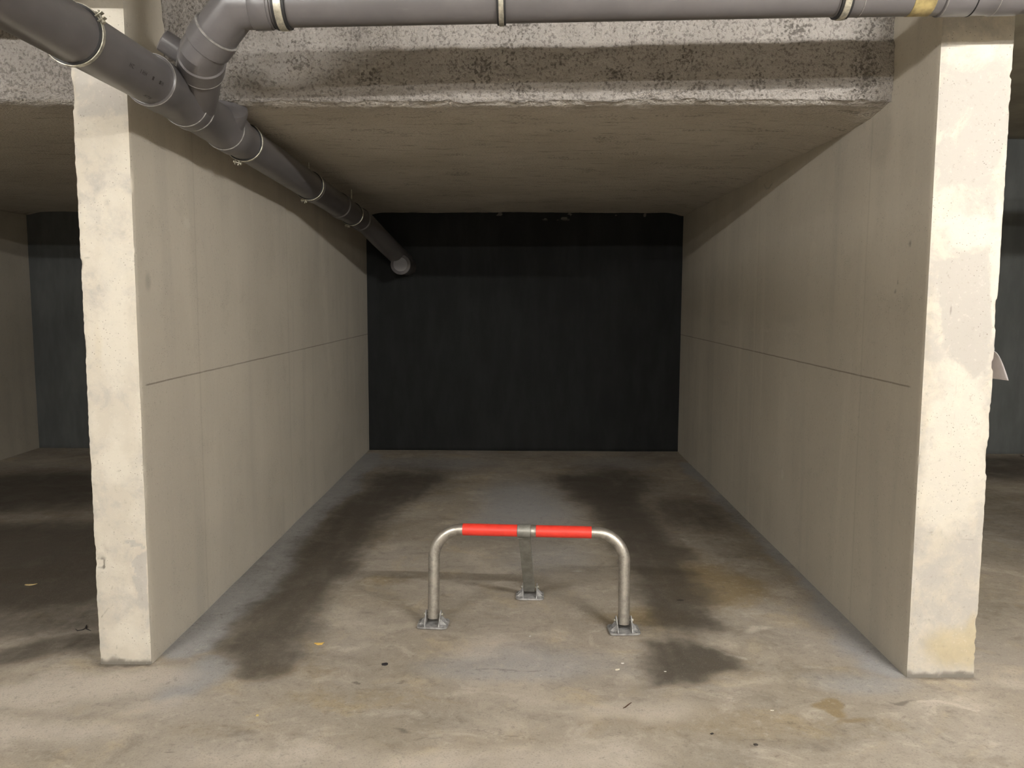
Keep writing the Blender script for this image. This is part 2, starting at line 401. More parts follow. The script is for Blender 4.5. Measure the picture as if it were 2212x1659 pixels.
# ------------------------------------------------------------------ floor
def fl(px, py): q = ray(px, py, 2, 0); return (q[0], q[1])
def build_floor():
    xs = axis(-10.5, 10.5, .08, ((-2.4, 2.4, .010),)); ys = axis(-5.5, YB+.25, .06, ((1.9, 4.6, .009), (4.6, YB+.25, .016)))
    X, Y = np.meshgrid(xs, ys, indexing='ij'); A = np.stack([X.ravel(), Y.ravel()], 1); P = np.column_stack([A, np.zeros(len(A))])
    n1 = fbm(P, 1.1, 4, 3); n2 = fbm(P, 7, 3, 9)
    # the drawn shapes are wobbled so that their borders are not geometric
    W = A+np.stack([fbm(P, 3.2, 3, 21)-.5, fbm(P, 3.2, 3, 44)-.5], 1)*.16+np.stack([fbm(P, 16, 2, 71)-.5, fbm(P, 16, 2, 94)-.5], 1)*.05
    Wf = A+np.stack([fbm(P, 30, 2, 71)-.5, fbm(P, 30, 2, 94)-.5], 1)*.03
    S = lambda pts, wd, soft=.6: stroke(W, [fl(*q) for q in pts], wd, soft)
    B = lambda c, r, soft=.6, rot=0: blob(W, fl(*c), r, soft, rot)
    mx = lambda *a: np.maximum.reduce(a)
    dark = mx(
        .82*S([(880, 1035), (820, 1075), (740, 1150), (650, 1265), (560, 1400)], (.36, .26, .22, .22, .20), .75),
        .55*B((890, 1035), (.42, .75), .8), .75*S([(610, 1330), (540, 1430)], (.16, .11), .7), .8*B((560, 1425), (.13, .17), .7, .3),
        .85*S([(1270, 1035), (1330, 1085), (1390, 1150), (1430, 1235), (1480, 1330)], (.30, .28, .24, .20, .20), .75),
        .72*B((1310, 1040), (.40, .7), .8), .65*B((1500, 1110), (.4, .6), .8), .45*B((1570, 1180), (.32, .55), .8),
        0.88*poly(W, [fl(*q) for q in ((1392, 1375), (1500, 1372), (1580, 1400), (1600, 1440), (1500, 1478), (1400, 1475), (1385, 1440))], .11),
        .45*B((1480, 1350), (.25, .2), .7), .35*B((1680, 1440), (.30, .10), .7), .30*B((1870, 1570), (.20, .10), .7), .35*B((1700, 1595), (.5, .05), .9),
        .35*B((1560, 1650), (.2, .14), .5), .28*B((980, 1540), (.35, .06), .8, .1), .28*B((230, 1500), (.35, .07), .8, .3),
        # the bay on the left
        .85*B((60, 1060), (1.1, .8), .7), .75*S([(-60, 1265), (80, 1200), (220, 1135)], (.22, .20, .20), .6),
        .88*B((0, 1215), (1.35, .92), .35), .5*B((60, 1290), (.55, .28), .8), .7*S([(0, 1425), (90, 1400), (180, 1390)], (.12, .13, .12), .7), .35*B((100, 1330), (.5, .2), .8), .62*B((50, 1340), (.75, .2), .5),
        # the bay on the right
        .5*B((2230, 1130), (.75, .9), .5), .45*B((2200, 1090), (.7, .5), .7), .4*B((2190, 1200), (.4, .25), .7), .35*B((2200, 1320), (.3, .15), .7), .75*B((2200, 1010), (1.2, .6), .6),
        # darker line at the foot of the partitions, two soft darker patches
        .6*stroke(Wf, [(XLO+.01, YL), (XL-.01, YL)], .022, .9), .55*stroke(Wf, [(XR+.01, YR), (XRO-.01, YR)], .022, .9),
        .30*B((660, 1250), (.22, .16), .8), .35*B((880, 1250), (.12, .12), .8))
    # tread-like fine streaks inside the tracks
    tread = fbm(P, (26, 3, 1), 3, 130)
    dark = np.clip(dark*(.86+.28*tread), 0, 1)
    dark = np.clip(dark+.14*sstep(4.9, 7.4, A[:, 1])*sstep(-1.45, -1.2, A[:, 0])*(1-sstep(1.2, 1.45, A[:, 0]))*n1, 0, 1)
    inb = (A[:, 1] > 3.15) & (A[:, 0] > XL) & (A[:, 0] < XR)
    clean = mx(S([(800, 985), (640, 1140), (500, 1290), (400, 1400)], (.14, .15, .16, .13), .6), .8*S([(1480, 1000), (1620, 1120), (1800, 1300), (1900, 1430)], (.08, .10, .12, .12), .7),
               .75*B((1130, 1090), (.40, .9), .8), .7*S([(440, 1450), (380, 1480)], (.10, .12)), .55*B((1850, 1470), (.22, .12), .7), .55*B((1130, 1430), (.45, .16), .6),
               .5*B((1180, 1200), (.35, .35), .8), .6*B((900, 1000), (.9, .3), .7), .5*B((1340, 1000), (.5, .3), .7))
    yellow = mx(.8*B((1400, 1330), (.3, .12), .8), .9*B((1520, 1260), (.28, .35), .8), .45*B((1560, 1560), (.6, .15), .8), 1.0*B((1800, 1522), (.05, .04), .6), 1.0*B((1815, 1538), (.035, .05), .6, .5), .7*B((1845, 1560), (.07, .02), .7),
                .5*B((640, 1440), (.3, .08), .8), .4*B((780, 1500), (.5, .12), .8), .35*B((1000, 1620), (.5, .1), .8), .5*B((830, 1255), (.2, .12), .8), .4*B((480, 1560), (.4, .1), .8), .5*B((1460, 1200), (.25, .35), .8),
                .6*B((60, 1240), (.35, .15), .8))
    pale = mx(.8*B((150, 1490), (.45, .12), .8, .25), .6*B((60, 1570), (.5, .12), .8), .55*B((1400, 1540), (.28, .10), .8), .6*B((1130, 1640), (.6, .12), .8), .35*B((1250, 1290), (.25, .25), .8),
              .5*B((600, 1640), (.6, .12), .8), .7*B((1640, 1352), (.07, .035), .7), .5*B((2050, 1530), (.22, .05), .8), .8*stroke(W, [fl(*q) for q in ((1990, 1520), (2060, 1530), (2110, 1545))], .012, .7),
              .8*S([(1530, 1390), (1600, 1415)], .02, .8), .45*B((1060, 1400), (.25, .14), .8), .5*B((1240, 1228), (.06, .05), .7), .5*B((330, 1520), (.3, .1), .8), .4*B((2120, 1450), (.3, .25), .8))
    L = lambda pts, wd=.004: stroke(A+np.stack([fbm(P, 25, 2, 5)-.5, fbm(P, 25, 2, 6)-.5], 1)*.03, [fl(*q) for q in pts], wd, .8)
    mark = mx(.45*L([(580, 1512), (650, 1520), (720, 1530), (790, 1537)]), .5*L([(880, 1548), (935, 1556), (980, 1568), (1060, 1575)], .005), .6*L([(1060, 1575), (1180, 1600)], .004),
              .8*B((770, 1463), (.028, .012), .5), .7*B((865, 1572), (.05, .014), .7), .55*B((545, 1577), (.05, .028), .7), .7*B((396, 1626), (.02, .010), .5), .6*B((765, 1522), (.02, .008), .5), .6*B((873, 1466), (.018, .006), .5),
              .7*B((1950, 1515), (.055, .014), .6), .5*L([(1610, 1570), (1730, 1555)]), .5*L([(1540, 1590), (1700, 1597)]), .5*B((960, 1310), (.05, .07), .7), .45*B((1060, 1285), (.02, .02), .6),
              .7*L([(1030, 1442), (1170, 1447)], .005), .5*L([(620, 1245), (660, 1243), (700, 1246)], .006), .5*L([(620, 1256), (665, 1255), (700, 1258)], .006), .7*B((480, 1385), (.012, .007), .5), .6*B((697, 1122), (.03, .02), .6),
              .55*L([(900, 1595), (960, 1590)], .006), .6*B((1440, 1490), (.0, .0)+np.array([.1, .004]), .7))
    paint = mx(.9*B((1147, 1386), (.008, .010), .5), .6*B((1160, 1447), (.035, .003), .6), .5*B((1230, 1229), (.05, .018), .9), .5*B((325, 1521), (.03, .005), .8), .5*B((520, 1398), (.006, .004), .5))
    z = (n1-.5)*.012+(n2-.5)*.0022
    z = z*np.where(A[:, 1] < 8, 1, 0)-.004
    # a narrow upstand of mortar where floor meets the partitions
    V = np.column_stack([A, z]); na, nb = len(xs), len(ys)
    i, j = np.meshgrid(np.arange(na-1), np.arange(nb-1), indexing='ij'); k = (i*nb+j).ravel()
    F = np.stack([k, k+nb, k+nb+1, k+1], 1)
    o = mesh_obj('floor', V, F, M_floor, smooth=True, attrs=dict(dark=dark, clean=clean, yellow=yellow, pale=pale, mark=mark, paint=paint))
    tag(o, 'stained worn concrete garage floor', kind='structure')
build_floor()

# ------------------------------------------------------------------ partitions
def partition(name, x0, x1, y0, mat, draw, label, seed, fine=True):
    s = .009 if fine else .05
    xs = axis(x0, x1, s); ys = axis(y0, YB+.02, .02 if fine else .08, ((y0, y0+.1, s), (y0+.1, y0+1.6, s*1.5))); zs = axis(-.03, ZT, s*1.3 if fine else .06)
    V, F = grid_box(xs, ys, zs, 'YZz')
    P = V.copy(); n = fbm(P, 3, 3, seed); e = fbm(P, (9, 9, 14), 4, seed+5); e2 = fbm(P, (40, 40, 60), 2, seed+8)
    fr = np.abs(P[:, 1]-y0) < 1e-5
    attrs = draw(P, fr)
    ax0 = np.abs(P[:, 0]-x0) < 1e-5; ax1 = np.abs(P[:, 0]-x1) < 1e-5
    # worn arrises: the two front edges are knocked back irregularly
    for xe, sg in ((x0, 1), (x1, -1)):
        d = np.hypot(P[:, 0]-xe, P[:, 1]-y0)
        amt = (.003+.008*sstep(.60, .78, e)+.003*(e2-.3))*np.exp(-(d/.011)**2)
        V[:, 0] += sg*amt*.8; V[:, 1] += amt*.8
    V[:, 1] += np.where(fr, (n-.5)*.005+(e2-.5)*.0016, 0)
    V[:, 0] += np.where(ax0 | ax1, (n-.5)*.004, 0)
    if 'chip' in attrs:
        c = attrs.pop('chip'); V[:, 1] += np.where(fr, c*.007, 0); V[:, 0] += np.where(ax0 & (P[:, 1] < y0+.06), c*.005*(1 if seed == 11 else 0), 0)
    o = mesh_obj(name, V, F, mat, smooth=True, attrs=attrs)
    bm = bmesh.new(); bm.from_mesh(o.data)
    for ed in bm.edges:
        if len(ed.link_faces) == 2 and ed.calc_face_angle(0) > math.radians(50): ed.smooth = False
    bm.to_mesh(o.data); bm.free()
    return tag(o, label, kind='structure')
def zero(P): return np.zeros(len(P))
def wob2(A, P, amp, sc, s): return A+np.stack([fbm(P, sc, 3, s)-.5, fbm(P, sc, 3, s+31)-.5], 1)*amp

def draw_left(P, fr):
    A = P[:, [0, 2]]; g = lambda px, py: (lambda q: (q[0], q[2]))(ray(px, py, 1, YL)); W = wob2(A, P, .02, 18, 3)
    grey = zero(P); cream = zero(P); dark = zero(P); chip = zero(P); yel = zero(P)
    grey = np.where(fr, np.maximum.reduce([
        poly(W, [g(*q) for q in ((264, 1172), (284, 1168), (300, 1172), (309, 1180), (316, 1190), (312, 1196), (300, 1200), (281, 1215), (290, 1230), (300, 1250), (318, 1260), (318, 1190))], .003),
        .9*poly(W, [g(*q) for q in ((285, 1245), (320, 1240), (322, 1320), (300, 1300), (292, 1270))], .012),
        .75*poly(W, [g(*q) for q in ((150, 120), (290, 120), (290, 245), (230, 255), (165, 262))], .03), .5*blob(W, g(255, 1110), (.05, .09), .6),
        .6*blob(W, g(232, 437), (.014, .017), .5), .5*blob(W, g(215, 350), (.02, .05), .8), .35*blob(W, g(205, 800), (.02, .12), .8)]), 0)
    cream = np.where(fr, np.maximum.reduce([.75*blob(W, g(245, 650), (.07, .5), .8), .7*blob(W, g(250, 1000), (.07, .3), .8), .6*blob(W, g(215, 330), (.05, .12), .7), .6*blob(W, g(260, 1380), (.09, .12), .7), .5*blob(W, g(215, 1150), (.03, .3), .7), .45+.0*P[:, 0]]), .0)
    yel = np.where(fr, np.maximum(.4*blob(W, g(212, 760), (.02, .2), .8), .25*blob(W, g(225, 880), (.03, .2), .8)), 0)
    chip = np.where(P[:, 1] < YL+.06, np.maximum.reduce([blob(A, g(216, 1218), (.024, .024), .25)*.9, blob(W, g(215, 1190), (.030, .03), .4)*.6, blob(W, g(290, 540), (.016, .010), .4)*.7, blob(W, g(185, 545), (.016, .012), .4)*.6, poly(W, [g(*q) for q in ((264, 1172), (312, 1180), (316, 1200), (300, 1200), (281, 1215), (290, 1230), (322, 1260), (330, 1180))], .003)*.35]), 0)
    L = lambda pts, wd=.003: stroke(W, [g(*q) for q in pts], wd, .8)
    dark = np.where(fr, np.maximum.reduce([.9*L([(221, 1210), (222, 1228)]), .7*L([(206, 1205), (228, 1205)]), .6*L([(206, 1230), (226, 1228)]), .4*blob(W, g(217, 1198), (.02, .018), .7), .6*L([(243, 1303), (232, 1318), (222, 1332)]),
            .5*L([(252, 1395), (258, 1410)]), .5*blob(W, g(289, 562), (.012, .005), .5), .5*blob(W, g(187, 557), (.014, .005), .5), .8*blob(W, g(185, 467), (.005, .004), .5), .8*blob(W, g(242, 458), (.006, .003), .5), .5*blob(W, g(186, 363), (.006, .007), .5),
            .75*sstep(.024, -.004, P[:, 2]-.034*(fbm(P, 34, 3, 4)-.2)), .3*L([(222, 1340), (280, 1344)])]), 0)
    # inner face
    ix = np.abs(P[:, 0]-XL) < 1e-4; B = P[:, [1, 2]]; h = lambda px, py: (lambda q: (q[1], q[2]))(ray(px, py, 0, XL)); WB = wob2(B, P, .02, 14, 8)
    D = np.maximum.reduce([.45*blob(WB, h(320, 608), (.035, .05), .7), .5*stroke(WB, [h(568, 530), h(574, 545)], .006, .8), .4*stroke(WB, [h(605, 535), h(603, 552), h(592, 553)], .006, .8), .45*stroke(WB, [h(360, 1140), h(365, 1168)], .004, .8),
                           .22*blob(WB, h(425, 640), (.12, .03), .8), .16*blob(WB, h(520, 590), (.05, .05), .8), .25*stroke(WB, [h(315, 690), h(316, 730)], .012, .8), .30*stroke(B, [(YL, 0), (YB, 0)], .03, .9),
                           .3*blob(WB, h(730, 960), (.5, .08), .8), .25*blob(WB, h(780, 800), (.15, .5), .9), .22*blob(WB, h(520, 420), (.4, .12), .8)])
    C = np.maximum.reduce([.7*blob(WB, h(404, 482), (.035, .03), .7), .6*blob(WB, h(691, 955), (.03, .03), .6), .5*blob(WB, h(560, 1045), (.02, .05), .6), .5*blob(WB, h(542, 448), (.02, .04), .6), .4*blob(WB, h(360, 525), (.02, .02), .7)])
    dark = np.where(ix & (P[:, 1] > YL+.012), D, dark); cream = np.where(ix & (P[:, 1] > YL+.012), C, cream)
    cream = cream*(1-np.clip(grey*1.3, 0, 1)*fr); grey = np.maximum(grey, .42*fr)  # whole end face greyed in colour to hold down its strong light
    return dict(grey=grey, cream=cream, dark=dark, chip=chip, yellow=yel)
def draw_right(P, fr):
    A = P[:, [0, 2]]; g = lambda px, py: (lambda q: (q[0], q[2]))(ray(px, py, 1, YR)); W = wob2(A, P, .03, 16, 13)
    grey = np.where(fr, np.maximum.reduce([.75*poly(W, [g(*q) for q in ((2020, 150), (2200, 150), (2195, 300), (2130, 420), (2020, 400))], .03), .95*poly(W, [g(*q) for q in ((2030, 560), (2130, 545), (2140, 700), (2125, 790), (2105, 815), (2080, 785), (2055, 760), (2030, 700))], .015), .5*blob(W, g(2060, 1190), (.05, .06), .7)]), 0)
    cream = np.where(fr, np.maximum.reduce([.8*blob(W, g(2060, 960), (.14, .5), .8), .6*blob(W, g(2110, 120), (.14, .08), .7), .7*blob(W, g(2150, 600), (.03, .4), .7), .7*blob(W, g(2090, 500), (.14, .08), .7), .35+.0*P[:, 0]]), 0)
    yel = np.where(fr, np.maximum.reduce([.9*blob(W, g(2070, 1400), (.16, .10), .7), .5*blob(W, g(2000, 800), (.03, .5), .8), .8*blob(W, g(2100, 1380), (.05, .12), .7), .3*blob(W, g(2050, 500), (.08, .3), .8)]), 0)
    L = lambda pts, wd=.003: stroke(W, [g(*q) for q in pts], wd, .8)
    dark = np.where(fr, np.maximum.reduce([.6*L([(2057, 650), (2054, 680)]), .35*L([(2069, 780), (2060, 860), (2054, 950)], .005), .35*L([(2180, 78), (2155, 110), (2152, 140)], .004), .4*L([(2062, 1140), (2075, 1165), (2100, 1170)], .006), .25*L([(2000, 810), (2035, 780)], .006), .4*blob(W, g(2052, 800), (.006, .006), .5),
            .3*blob(W, g(2055, 1240), (.03, .02), .8), .3*blob(W, g(2020, 1370), (.03, .02), .8), .70*sstep(.024, -.004, P[:, 2]-.034*(fbm(P, 34, 3, 4)-.2))]), 0)
    ix = np.abs(P[:, 0]-XR) < 1e-4; B = P[:, [1, 2]]; h = lambda px, py: (lambda q: (q[1], q[2]))(ray(px, py, 0, XR)); WB = wob2(B, P, .02, 14, 8)
    D = np.maximum.reduce([.6*blob(WB, h(1966, 527), (.012, .014), .5), .6*blob(WB, h(1940, 613), (.012, .012), .5), .6*blob(WB, h(1934, 632), (.012, .012), .5), .5*blob(WB, h(1852, 901), (.010, .012), .5), .35*stroke(WB, [h(1875, 730), h(1885, 742), h(1900, 738), (h(1912, 725))], .005, .8),
                           .55*stroke(WB, [h(1650, 398), h(1655, 406), h(1662, 404), h(1668, 396)], .010, .7), .35*blob(WB, h(1565, 697), (.25, .03), .8), .3*blob(WB, h(1700, 690), (.35, .05), .8), .22*blob(WB, h(1840, 760), (.35, .12), .8), .3*stroke(WB, [h(1876, 515), h(1872, 690)], .006, .9),
                           .38*blob(WB, h(1900, 300), (.16, .16), .5), .25*blob(WB, h(1700, 480), (.5, .10), .9), .3*blob(WB, h(1960, 330), (.10, .22), .6), .28*stroke(B, [(YR, 0), (YB, 0)], .03, .9)])
    C = np.maximum.reduce([.4*stroke(WB, [h(1630, 560), h(1632, 900)], .03, .9), .3*stroke(WB, [h(1560, 712), h(1760, 716)], .012, .9), .5*blob(WB, h(1690, 1025), (.03, .03), .6)])
    dark = np.where(ix & (P[:, 1] > YR+.012), D, dark); cream = np.where(ix & (P[:, 1] > YR+.012), C, cream)
    cream = cream*(1-np.clip(grey*1.3, 0, 1)*fr); grey = np.maximum(grey, .58*fr)  # end face greyed further here, its brightness under the lamp lowered by colour
    return dict(grey=grey, cream=cream, dark=dark, yellow=yel)
def draw_none(P, fr): return dict(grey=zero(P), cream=zero(P), dark=zero(P), yellow=zero(P))

partition('wall_left', XLO, XL, YL, M_wl, draw_left, 'cast concrete partition on the left of the parking bay with chipped bright end', 11)
partition('wall_right', XR, XRO, YR, M_wr, draw_right, 'cast concrete partition on the right of the parking bay with cream end face', 23)
partition('wall_far_left', -4.87, -4.66, YL, M_wo, draw_none, 'concrete partition on the far side of the left neighbouring bay', 31, False)
partition('wall_far_right', 4.80, 5.03, YR, M_wo, draw_none, 'concrete partition on the far side of the right neighbouring bay', 37, False)

def plain_box(name, xs, ys, zs, mat, label, attrs=(), skip='', amp=.004, seed=3):
    V, F = grid_box(xs, ys, zs, skip); V = V+(np.stack([fbm(V, 2.5, 2, seed+k) for k in range(3)], 1)-.5)*amp
    o = mesh_obj(name, V, F, mat, attrs={a: np.zeros(len(V)) for a in attrs})
    return tag(o, label, kind='structure')
WA = ('grey', 'cream', 'dark', 'yellow')
# back wall, painted black, with crumbs of insulation along its top
def back_wall():
    xs = axis(-10.5, 10.5, .08, ((-1.5, 1.5, .012),)); zs = axis(-.05, ZT, .08, ((2.0, ZC+.02, .010),))
    V, F = grid_box(xs, np.array([YB, YB+.2]), zs, 'Y')
    n = fbm(V, (14, 1, 22), 3, 51); n2 = fbm(V, 2.2, 2, 61)
    pale = sstep(.66, .76, n)*sstep(ZC-.12, ZC-.015, V[:, 2])*sstep(-.95, -.6, V[:, 0])
    V[:, 1] += np.where(V[:, 1] < YB+.1, (n2-.5)*.012-.006*pale, 0)
    o = mesh_obj('wall_back', V, F, M_back, smooth=False, attrs=dict(pale=pale)); tag(o, 'black painted wall at the back of the bays', kind='structure')
back_wall()
plain_box('wall_behind', axis(-10.5, 10.5, .5), np.array([-5.5, -5.3]), axis(-.05, ZT, .5), M_wo, 'concrete wall across the aisle', WA)
plain_box('wall_aisle_left', np.array([-10.6, -10.5]), axis(-5.5, YB+.2, .5), axis(-.05, ZT, .5), M_wo, 'concrete wall closing the left end of the aisle', WA)
plain_box('wall_aisle_right', np.array([10.5, 10.6]), axis(-5.5, YB+.2, .5), axis(-.05, ZT, .5), M_wo, 'concrete wall closing the right end of the aisle', WA)
plain_box('ceiling', axis(-10.6, 10.6, .4), axis(-5.5, YB+.2, .4), np.array([ZT, ZT+.15]), M_slab, 'bare concrete slab over the aisle', skip='')

# insulated lowered ceilings
def soffit(x0, x1, label, fine, draw=None, seed=71):
    s = .010 if fine else .03
    xs = axis(x0, x1, s*1.1, ((-2.35, -1.6, .012),)); ys = axis(YS, YB+.01, .03 if fine else .09, ((YS, YS+.7, s), (YS+.7, YS+2, s*1.8))); zs = axis(ZC, ZT, .03, ((ZC, ZC+.34, min(s, .014)),))
    V, F = grid_box(xs, ys, zs, 'YZ')
    P = V.copy(); lump = fbm(P, 6, 3, seed); rough = fbm(P, (26, 26, 26), 3, seed+9); big = fbm(P, (1.2, 2.5, 1), 2, seed+15)
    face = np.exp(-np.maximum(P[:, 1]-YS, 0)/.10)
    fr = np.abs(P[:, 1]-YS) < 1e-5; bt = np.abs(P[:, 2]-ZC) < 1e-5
    V[:, 1] += np.where(fr, (lump-.5)*.030+(rough-.5)*.034, 0)
    V[:, 2] += np.where(bt, (lump-.5)*(.010+.018*face)+(rough-.5)*(.005+.018*face)+(big-.5)*.02, 0)
    # rounded, ragged lower front edge
    d = np.hypot(P[:, 1]-YS, P[:, 2]-ZC); k = np.exp(-(d/.045)**2)
    V[:, 1] += k*.022; V[:, 2] += k*.014
    # the spray coat thickens into a fillet towards the partitions
    for xe in (x0, x1):
        kk = np.exp(-((P[:, 0]-xe)/.09)**2)*sstep(YS+.0, YS+.25, P[:, 1]); V[:, 2] -= np.where(bt, kk*.028, 0)
    dk = zero(P) if draw is None else draw(P)
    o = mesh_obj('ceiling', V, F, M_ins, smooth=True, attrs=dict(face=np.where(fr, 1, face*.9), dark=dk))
    return tag(o, label, kind='structure')
def draw_soff(P):
    A = P[:, [0, 2]]; fr = np.abs(P[:, 1]-YS) < 1e-5; g = lambda px, py: (lambda q: (q[0], q[2]))(ray(px, py, 1, YS)); W = wob2(A, P, .05, 9, 5)
    spots = [(1040, 150, .04, .06), (810, 170, .05, .04), (1210, 130, .05, .03), (1430, 170, .06, .03), (1510, 190, .05, .03), (1640, 185, .03, .05), (1730, 180, .04, .04), (1480, 120, .03, .04), (1130, 190, .05, .03), (1130, 50, .05, .06), (1720, 70, .07, .05), (1870, 140, .05, .2), (1100, 110, .03, .06), (1330, 160, .06, .03), (650, 140, .06, .03), (500, 130, .04, .05)]  # the tall one at the right end paints the partition's shadow
    d = np.maximum.reduce([.8*blob(W, g(x, y), (a, b), .8) for x, y, a, b in spots])
    L = stroke(W, [g(*q) for q in ((600, 115), (630, 92), (665, 90), (700, 110))], .006, .8)
    d = np.where(fr, np.maximum(d, .7*L), 0)
    bt = np.abs(P[:, 2]-ZC) < 1e-5
    nn = fbm(P, (5, 12, 1), 4, 88)
    return np.where(bt, .55*sstep(.56, .74, nn), d)
soffit(XL-.004, XR+.004, 'rough sprayed insulation lowering the ceiling of the parking bay', True, draw_soff)
soffit(-4.66, XLO+.004, 'rough sprayed insulation lowering the ceiling of the left neighbouring bay', False, None, 171)

# ------------------------------------------------------------------ drain pipe
drain = empty('drainpipe', (-1.27, 3.2, 2.17))
tag(drain, 'grey plastic drainpipe under the ceiling, along the left partition and across the bay front', 'pipe')
drain_inv = Matrix.Translation((1.27, -3.2, -2.17))
def D(o): o.data.transform(drain_inv if o.parent is drain else Matrix.Identity(4)); return o
RM = .08
def mz(y): return 2.185 if y < 2.9 else 2.185-(y-2.9)*.0345
def MP(y): return Vector((-1.27, y, mz(y)))
D(sweep('pipe', [MP(-1.0), MP(2.86), MP(2.95)], RM, M_pvc, drain))
# branch fitting with its sockets
dm = (MP(4)-MP(3)).normalized()
fit = D(lathe('branch_fitting', MP(2.9), dm, [(0, .083), (.004, .0885), (.11, .0885), (.13, .084), (.29, .084), (.30, .0875), (.36, .0875), (.37, .083), (.70, .083), (.71, .0885), (.82, .0885), (.825, .083)], M_pvc, drain, 48))
for t, r in ((.003, .0895), (.295, .0885), (.365, .0885), (.705, .0895)):
    b = lathe('glue_bead', MP(2.9)+dm*t, dm, [(0, r-.004), (.001, r), (.004, r), (.005, r-.004)], M_seam, fit, 48); b.data.transform(drain_inv)
D(sweep('pipe', [MP(3.72), MP(5.9)], RM, M_pvc, drain))
D(lathe('coupling', MP(5.06), dm, [(0, .080), (.004, .0865), (.09, .0865), (.094, .080)], M_pvc, drain, 48))
D(lathe('coupling', MP(5.80), dm, [(0, .080), (.004, .0875), (.13, .0875), (.134, .080)], M_pvc, drain, 48))
C = Vector((-1.078, 7.56, 1.755))
D(sweep('pipe', [MP(5.9), MP(6.70)], RM, M_pvc, drain))
el = D(sweep('elbow', [MP(6.60), MP(6.80), MP(6.80)+(C-MP(6.80))*.30+Vector((0, .03, 0)), C+Vector((0, .10, .02))], .083, M_pvc, drain))
D(lathe('coupling', MP(6.55), dm, [(0, .080), (.004, .088), (.12, .088), (.124, .082)], M_pvc, drain, 48))
D(lathe('wall_connection', C+Vector((0, -.13, -.012)), (0, 1, 0), [(0, .083), (.44, .083)], M_pvc, drain, 40))
capo = D(lathe('inspection_cap', C+Vector((0, -.17, -.012)), (0, 1, 0), [(0, .062), (.004, .066), (.006, .076), (.012, .088), (.05, .090), (.055, .084)], M_pvc, drain, 40))
# branch
E0 = Vector((-.955, 2.865, 2.412)); E1 = Vector((-1.105, 2.955, 2.292)); J = MP(3.30)
def hz(x): return Vector((x, 2.865, 2.412+(x+.955)*.0185))
dh = (hz(1)-hz(0)).normalized()
D(sweep('elbow', [hz(-.83), E0, E0+(E1-E0)*.86], .0745, M_pvc, drain))
d1 = (E1-E0).normalized(); d2 = (J-E1).normalized()
D(sweep('branch_arm', [E0+d1*.11, E1, J], .0755, M_pvc, drain))
D(lathe('coupling', E0+d1*.118, d1, [(0, .0745), (.004, .081), (.062, .081), (.066, .076)], M_pvc, drain, 40))
D(lathe('coupling', E1+d2*.035, d2, [(0, .076), (.004, .0815), (.07, .0815), (.074, .076)], M_pvc, drain, 40))
for q, dd in ((E0+d1*.116, d1), (E1+d2*.103, d2)):
    D(lathe('glue_bead', q, dd, [(0, .078), (.001, .0825), (.004, .0825), (.005, .078)], M_seam, drain, 40))
# blank stub of the second inlet and a capped end behind
s0 = MP(3.62); ds = Vector((.42, -.62, .55)).normalized()
D(lathe('blank_stub', s0, ds, [(0, .072), (.115, .072), (.13, .066), (.138, .05), (.142, .0)], M_pvc, drain, 36, cap=False))
D(lathe('capped_end', (-1.30, 3.08, 2.37), Vector((.55, .25, -.35)), [(0, .034), (.004, .04), (.14, .04)], M_pvc, drain, 28))
# riser dropping from the slab into the elbow
D(lathe('riser', E0+Vector((.02, 0, .0)), (0, 0, 1), [(0, .0745), (ZT-2.412, .0745)], M_pvc, drain, 36))
# crossing pipe
D(sweep('pipe', [hz(-.86), hz(1.04)], .070, M_pvc, drain))
D(lathe('coupling', hz(-.90), dh, [(0, .0745), (.004, .0775), (.06, .0775), (.065, .071)], M_pvc, drain, 40))
D(sweep('pipe', [hz(1.02), hz(3.9)], .072, M_pvc, drain))
D(lathe('coupling', hz(1.36), dh, [(0, .072), (.003, .0765), (.10, .0765), (.103, .074), (.17, .074), (.173, .0765), (.26, .0765), (.263, .072)], M_pvc, drain, 40))
for x, r in ((1.10, .0725), (1.365, .0768), (1.462, .0768), (1.535, .0768)):
    D(lathe('glue_bead', hz(x), dh, [(0, r-.003), (.001, r+.0007), (.003, r+.0007), (.004, r-.003)], M_seam if x != 1.462 else M_rubber, drain, 40))
tp = D(lathe('tape_wrap', hz(1.262), dh, [(0, .072), (.001, .0732), (.07, .0732), (.071, .072)], M_glue, drain, 40)); tag(tp, 'yellowed tape wrapped round the pipe')
nb = empty('drainpipe', (-1.42, 2.90, 2.60)); tag(nb, 'grey plastic pipe crossing high in front of the left neighbouring bay', 'pipe')
lathe('pipe', (0, 0, 0), (-1, 0, .004), [(0, .09), (8.9, .09)], M_pvc, nb, 36)
lathe('end_cap', (.03, 0, 0), (-1, 0, .004), [(0, .085), (.004, .094), (.06, .096), (.064, .09)], M_pvc, nb, 36)
for k in range(5): lathe('hanger_rod', (-.25-k*1.9, 0, .088), (0, 0, 1), [(0, .006), (ZT-2.688-k*.0, .006)], M_band, nb, 10)
